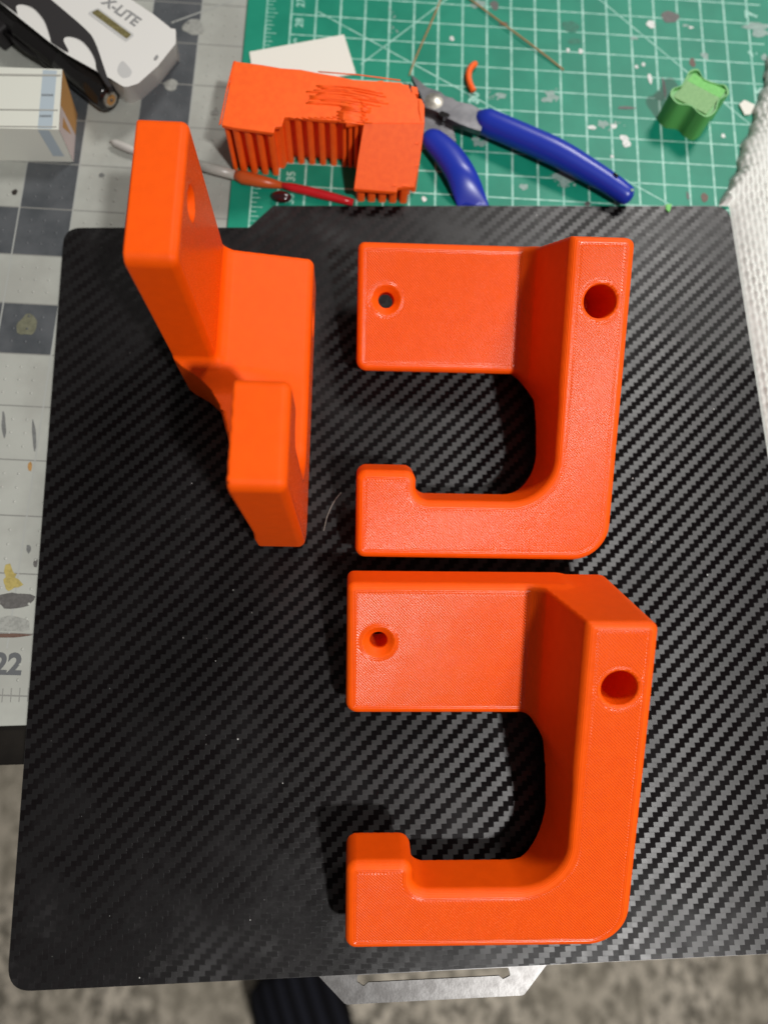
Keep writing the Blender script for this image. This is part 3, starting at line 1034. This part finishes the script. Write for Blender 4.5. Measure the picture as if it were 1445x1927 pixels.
# ------------------------------------------------------------ small scraps and threads on the green mat
v, f = tube(curve([(160.0, 75.2, .6), (157.5, 72.3, .9), (156.5, 68.5, .9), (157.0, 64.8, .7), (158.2, 61.8, .5)], 18), [1.0, 1.25] + [1.25] * 16 + [1.0], 10)
o = obj('filament_offcut', v, f, M['support'], None, (157, 68, ZN), smooth=True)
props(o, 'short curved orange filament offcut beside the flush cutters', 'filament scrap')
o = obj('filament_thread', *tube(curve([(157.5, 110.5, -.4), (172, 96, .2), (186, 83, .1), (196.4, 73.4, -.5)], 24), .3, 6), M['brown_thread'], None, (177, 91, ZN), smooth=True)
props(o, 'thin amber thread slanting down to the right across the green grid', 'thread', 'thin amber threads on the green mat')
o = obj('filament_thread', *tube(curve([(147.9, 109.5, -.4), (142, 94, .1), (135.5, 78, .1), (132.6, 70.0, -.5)], 24), .28, 6), M['brown_thread'], None, (140, 90, ZN), smooth=True)
props(o, 'thin amber thread slanting down to the left towards the cutter tips', 'thread', 'thin amber threads on the green mat')
v, f = prism([(267.9, 56.9), (270.3, 59.0), (274.4, 56.6), (272.0, 52.2), (269.4, 52.0)], ZN + .1, ZN + .9)
o = obj('paper_scrap', v, f, M['card'], None, (271, 55, ZN))
props(o, 'small pale scrap on the green mat beside the paper towel', 'scrap')

# ------------------------------------------------------------ green printed piece
gp = empty('green_printed_block', (246, 46, ZN), 'small green printed block with four pointed corners on the green mat', 'printed block')
GB = [(242.3, 61.5), (245.8, 62.3), (247.7, 57.9), (252.8, 55.6), (256.0, 54.9), (256.6, 50.8), (252.6, 48.0), (250.2, 42.6), (246.5, 40.1), (243.2, 42.0), (240.6, 45.2), (235.7, 46.1), (233.2, 49.8), (234.3, 53.0), (237.9, 54.6), (240.2, 58.0)]
gc = Vector((245.0, 50.8))
GH = 12.0


def smoothloop(pts, n=5):
    out = []
    m = len(pts)
    for i in range(m):
        a, b, c, d = (Vector(pts[(i + k - 1) % m]) for k in range(4))
        for k in range(n):
            t = k / n
            q = 0.5 * ((2 * b) + (c - a) * t + (2 * a - 5 * b + 4 * c - d) * t * t + (3 * b - a - 3 * c + d) * t ** 3)
            out.append((q.x, q.y))
    return out


G1 = smoothloop(GB)


def scaled(p, k): return [(gc.x + (x - gc.x) * k, gc.y + (y - gc.y) * k) for x, y in p]


obj('wall', *holed(G1, [scaled(G1, .93)[::-1]], ZN, GH), M['gwall'], gp)
inner = [(244.0, 59.6), (254.7, 52.6), (246.3, 42.6), (235.6, 49.6)]
inner = [tuple(gc + (Vector(p) - gc) * 1.12) for p in inner]
obj('infill', *prism(scaled(G1, .925), ZN, GH - 0.9), M['gwall'], gp)


def lerp(a, b, t): return (a[0] + (b[0] - a[0]) * t, a[1] + (b[1] - a[1]) * t)


q = inner
obj('top_fill', *prism([lerp(q[0], q[3], .33), lerp(q[1], q[2], .33), q[2], q[3]], GH - 2.0, GH - .2), M['gtop'], gp)
obj('top_fill', *prism([q[0], q[1], lerp(q[1], q[2], .32), lerp(q[0], q[3], .32)], GH - 2.0, GH - .3), M['gbright'], gp)

# ------------------------------------------------------------ paper towel
tx0, tx1, ty0, ty1, st = 246.0, 305.0, -112.0, 116.0, 0.42
xs = np.arange(tx0, tx1, st); ys = np.arange(ty0, ty1, st)
gx, gy = np.meshgrid(xs, ys, indexing='ij')
edge = np.interp(gy, [-120, 9, 13.3, 35.3, 58.2, 73.9, 116], [248, 252, 256.6, 266.3, 276.3, 282.1, 297])
edge += 0.7 * np.sin(gy * .31) + .5 * np.sin(gy * .77 + 1)
d1 = np.clip((gx - edge) / 9.0, 0, 1)
z1_ = -0.85 + 6.5 * np.sqrt(np.clip(1 - (1 - d1) ** 2, 0, 1))
dpl = np.maximum(gx - 257.0, 0)
dpy = np.maximum(gy - 9.6, 0)
dpe = np.maximum(np.sqrt(dpl ** 2 + dpy ** 2) - .3, 0)
z2_ = -1.0 + 6.5 * (1 - np.exp(-dpe / 8.0)) * (1 + .08 * np.sin(gy * .05))
z2_ = np.where((gx < 257.0) & (gy > 9.6), 9.0, z2_)
zz = np.minimum(z1_, z2_)
aa = (gx * .86 + gy * .5); bb = (-gx * .86 + gy * .5)
pt = 2 * math.pi / 3.0
dm = np.clip(np.cos(aa * pt) * np.cos(bb * pt) + .25 * np.cos(aa * pt) + .25 * np.cos(bb * pt), -1, 1)
amp = .42 * np.clip((zz + 1.0) / 2.0, 0, 1) * (1 + .4 * np.sin(gx * .21 + gy * .13))
zz = zz + dm * amp
inside = (gx < 257.3) & (gy < 9.9)
zz = np.where(inside, np.minimum(zz, -1.0), zz)
nxs, nys = gx.shape
V = np.stack([gx, gy, zz], -1).reshape(-1, 3)
keep = (gx > edge - .3)
F = []
for i in range(nxs - 1):
    for j in range(nys - 1):
        if keep[i, j] and not (gx[i, j] < 253 and gy[i, j] < 6):
            k = i * nys + j
            F.append((k, k + nys, k + nys + 1, k + 1))
uu = sorted({i for q_ in F for i in q_})
rm = {k: i for i, k in enumerate(uu)}
o = obj('paper_towel', [tuple(V[k]) for k in uu], [tuple(rm[i] for i in q_) for q_ in F], M['towel'], None, (275, 0, ZN), smooth=True)
props(o, 'white quilted paper towel bunched along the right edge of the plate', 'paper towel')
# the far side of the towel, out of frame, closes the fold down to the mat
v, f = prism([(262, -111), (304.6, -111), (304.6, 115), (299.5, 115), (285, 70), (270, 34), (264, 16)], ZN + .02, 2.0)
c = obj('inner_fold', v, f, M['towel'], o)

# ------------------------------------------------------------ white utility tool with black grip
wt = empty('white_handheld_tool', (10, 80, ZG), 'white handheld tool with black rubber grip and lettering X-LiTE on the grey mat', 'hand tool')
ZW = 14.0
body = [(-42, 128), (-14, 124), (10.5, 103), (24.5, 90.2), (33.6, 83.0), (39.8, 77.2), (43.0, 71.5), (43.2, 65.4), (36.8, 55.0), (29.8, 47.0), (25.0, 45.2), (20.2, 48.6), (13.2, 57.0), (2.0, 64.2), (-4.8, 69.7), (-20.7, 84.2), (-42, 104)]
top = roundpoly(body, 3, 5)
def sft(x, y):
    if x > 19 and y < 76: return (x - 4.5, y + 12.0)
    return (x + 6.5, y + 7.0) if (x + y * 1.02 < 78 and x < 22) else (x, y)


v, f = prism(top, ZG, ZW)
if Vector(v[0][:2]) != Vector(top[0]): pass
nb = len(v) // 2
v = [(*sft(x, y), z_) for x, y, z_ in v[:nb]] + [(x - 1.0, y + 4.5, z_) if (x > 19 and y < 76) else (x, y, z_) for x, y, z_ in v[nb:]]
bevel(obj('body', v, f, M['whiteplastic'], wt), 4.2, 8, 30)
band = [(-42, 124), (-4.7, 88.3), (8.1, 75.7), (11.9, 70.1), (14.8, 62.0), (17.6, 53.6), (19.2, 50.0), (17.8, 49.8), (15.6, 53.4), (13.4, 57.4), (12.6, 61.5), (10.6, 65.9), (7.6, 69.9), (4.6, 71.9), (1.3, 72.4), (0.2, 70.5), (2.4, 65.2), (-3.9, 69.4), (-4.6, 71.4), (-7.0, 78.4), (-9.6, 82.6), (-12.5, 85.7), (-16.5, 87.2), (-18.6, 86.2), (-18.0, 83.0), (-20.2, 84.6), (-42, 104.5)]
v, f = prism(smoothloop(band, 3), ZW - 2, ZW + .5)
bevel(obj('rubber_grip', v, f, M['rubber'], wt), .45, 2)
v, f = prism(roundpoly([(8.2, 83.4), (12.2, 86.0), (26.6, 73.6), (23.6, 70.2)], .9, 3), ZW - .5, ZW + .12)
obj('display_frame', v, f, M['dent'], wt)
v, f = prism(roundpoly([(9.8, 83.6), (12.1, 85.1), (25.4, 73.6), (23.7, 71.6)], .6, 3), ZW - .4, ZW + .2)
obj('display', v, f, M['display'], wt)
text_obj('lettering', 'X-LiTE', 6.0, (21.0, 84.3, ZW + .08), math.atan2(79.9 - 89.1, 25.8 - 14.5), M['textgrey'], wt, 0.18)
v, f = prism(smoothloop([(22.6, 61.8), (24.8, 59.6), (26.5, 56.8), (25.6, 54.4), (22.9, 53.9), (20.9, 56.4), (21.0, 59.4)], 4), ZW - .6, ZW + .06)
bevel(obj('thumb_recess', v, f, M['dent'], wt), .3, 2)
v, f = prism(smoothloop([(35.2, 64.6), (35.9, 63.5), (34.9, 61.9), (34.1, 62.6)], 4), ZW - .8, ZW + .04)
obj('port', v, f, M['textgrey'], wt)

# ------------------------------------------------------------ black glossy pen
bp = empty('black_cable_plug', (-8, 74, ZG), 'glossy black pen-like barrel plug with a metal socket end beside the white tool', 'plug')
p0 = Vector((-36.2, 100.0, 3.4)); p1 = Vector((15.0, 54.2, 3.4))
dv = (p1 - p0)


def along(t, z=None):
    p = p0 + dv * t
    return (p.x, p.y, z if z is not None else p.z)


pts = [along(t) for t in (-.3, 0, .30, .31, .325, .34, .62, .625, .64, .645, .95, .985, 1.0)]
obj('barrel', *tube(pts, [5.0, 5.0, 5.2, 5.6, 5.6, 5.4, 5.5, 5.2, 5.2, 5.4, 5.5, 5.4, 5.0], 28), M['blackgloss'], bp, smooth=False)
bp.children[0].data.polygons.foreach_set('use_smooth', [True] * len(bp.children[0].data.polygons))
dn = dv.normalized()
e1 = p1 + dn * .05
obj('socket_ring', *join([tube([tuple(e1), tuple(e1 + dn * .7)], [3.1, 2.9], 20)]), M['rivet'], bp, smooth=False)
obj('socket_hole', *tube([tuple(e1 + dn * .72), tuple(e1 + dn * .78)], [2.1, 2.1], 18), M['kraft'], bp)
obj('pin', *dome(e1.x + dn.x * .8, e1.y + dn.y * .8, e1.z, .7, .7, 10), M['steel'], bp, smooth=True)
pn = Vector((-dn.y, dn.x, 0))
a = p0 + dn * -10 + pn * -1.5; b_ = p0 + dn * 18 + pn * -1.5
pol = [tuple((a + pn * -8)[:2]), tuple((b_ + pn * -8)[:2]), tuple((b_ + pn * 7.5)[:2]), tuple((a + pn * 7.5)[:2])]
v, f = prism(pol, ZG + .1, 6.8)
bevel(obj('clip_sleeve', v, f, M['rubber'], bp), 1.2, 3)
c0 = p0 + dn * 15 + pn * -6
obj('pocket_clip', *tube([tuple(c0 + Vector((0, 0, 1.5))), tuple(c0 + dn * 14 + Vector((0, 0, 1.0))), tuple(c0 + dn * 26 + pn * 1.5 + Vector((0, 0, .3)))], [1.0, 1.1, .8], 8), M['blackgloss'], bp, smooth=True)

# ------------------------------------------------------------ small carton at the left
cb = empty('small_carton', (-20, 44, ZG), 'small white carton with pale blue label bands and brown card end', 'box')
bx = [(-62, 33.4), (-62, 60.6), (.1, 58.6), (.6, 32.0)]
bbx = [(-62, 31.6), (-62, 54), (.6, 52.2), (.5, 30.3)]
vv = [(x, y, ZG + .05) for x, y in bbx] + [(x, y, 13.0) for x, y in bx]
obj('carton_body', vv, [(0, 1, 2, 3), (7, 6, 5, 4), (0, 3, 7, 4), (2, 1, 5, 6), (1, 0, 4, 5), (3, 2, 6, 7)], M['box'], cb)
rt = [vv[3], vv[2], vv[6], vv[7]]                     # right end: front-bottom, rear-bottom, rear-top, front-top
off = Vector((.12, 0, 0))
R4 = [Vector(p) + off for p in rt]
obj('end_flap', [tuple(p) for p in (R4[1] * .5 + R4[0] * .5, R4[1], R4[2], R4[3] * .92 + R4[2] * .08)], [(0, 1, 2, 3)], M['kraft'], cb)
R4b = [p + Vector((.05, 0, 0)) for p in R4]
obj('end_flap', [tuple(p) for p in (R4b[0], R4b[0] * .45 + R4b[1] * .55, R4b[3] * .6 + R4b[2] * .4, R4b[3])], [(0, 1, 2, 3)], M['pink'], cb)
for xx0, xx1 in ((-7.0, -1.8),):
    obj('label_band', [(xx0, 32.4, 13.06), (xx1, 32.3, 13.06), (xx1, 57.9, 13.06), (xx0, 58.2, 13.06)], [(0, 1, 2, 3)], M['bluelabel'], cb)
    obj('label_band', [(xx0 + 1, 30.62, ZG + 3), (xx1, 30.55, ZG + 3), (xx1 - 1.2, 31.85, 12.8), (xx0, 31.9, 12.8)], [(0, 1, 2, 3)], M['bluelabel'], cb)
for yy in (46.5, 37.3):
    L = []
    for q in range(7):
        L.append(([(-6.6 + q * .62, yy, 13.1), (-6.2 + q * .62, yy, 13.1), (-6.2 + q * .62, yy + .9, 13.1), (-6.6 + q * .62, yy + .9, 13.1)], [(0, 1, 2, 3)]))
    o = obj('small_print', *join(L), M['ink'], cb); props(o, kind='stuff')
for yy, hh in ((40.4, .5), (55.6, .8), (33.2, .4)):
    v, f = prism([(-61, yy), (-.2, yy - .3), (-.2, yy + hh - .3), (-61, yy + hh)], 12.9, 13.25)
    bevel(obj('film_crease', v, f, M['clear'], cb), .1, 2)

# ------------------------------------------------------------ thin tool with red handle, dark bead
tt = empty('thin_swab_tool', (65, 22, ZG), 'thin tool with cotton tip and red handle running under the orange support', 'craft tool')
P3 = lambda x, y, z: (x, y, z)
obj('cotton_tip', *tube([P3(14.8, 38.2, -.6), P3(17, 37.3, -.5), P3(21, 35.4, -.5), P3(26.5, 33.0, -.6)], [.6, 1.4, 1.6, 1.2], 12), M['cotton'], tt, smooth=True)
obj('shaft', *tube([P3(26.5, 33.0, -.7), P3(40, 29.2, -.3), P3(48.5, 27.0, .4)], 1.1, 10), M['clear'], tt, smooth=True)
obj('ferrule', *tube([P3(48.5, 27.0, .6), P3(56, 24.6, .8), P3(63.5, 22.1, .9)], [1.9, 2.0, 1.8], 14), M['clear'], tt, smooth=True)
obj('glow_section', *tube([P3(63.5, 22.1, .9), P3(66.5, 21.0, 1.0), P3(74, 19.2, .9), P3(81.4, 17.7, .8)], [1.8, 2.6, 2.2, 1.2], 14), M['amber'], tt, smooth=True)  # stretch coloured like the orange glow reflected under the support
obj('handle', *tube([P3(80.6, 17.9, .9), P3(85, 16.7, 1.0), P3(95.4, 14.0, 1.0), P3(105, 11.2, .9), P3(108.6, 10.1, .9)], [1.0, 1.6, 1.8, 1.5, 1.3], 14), M['red'], tt, smooth=True)
bd = []
for i in range(9):
    t = i / 8 * math.pi
    bd.append((77.6 + 3.6 - 3.6 * math.cos(t) * 1.05, 13.2 - .6 * (1 - math.cos(t)), 1.0))
o = obj('glass_bead', *tube(bd, [max(.05, 2.4 * math.sin(i / 8 * math.pi)) for i in range(9)], 18, .72, True), M['wine'], None, (81, 13, ZN), smooth=True)
props(o, 'dark wine-red glass bead on the green mat by the red handle', 'bead')

# ------------------------------------------------------------ foot far below
pr = empty('person', (50, -560, ZF), 'foot in a black ribbed knit sock on the carpet under the plate', 'person')
pth = [(26, -478, ZF + 34), (29, -484, ZF + 40), (35, -503, ZF + 48), (50, -540, ZF + 55), (55, -600, ZF + 62), (60, -660, ZF + 72), (64, -710, ZF + 95), (66, -735, ZF + 150), (68, -745, ZF + 230), (70, -750, ZF + 330)]
obj('sock', *tube(curve(pth, 54), [float(np.interp(i / 54, [0, .05, .15, .3, .55, .7, 1], [12, 34, 48, 52, 46, 44, 52])) for i in range(55)], 28), M['knit'], pr, smooth=True)
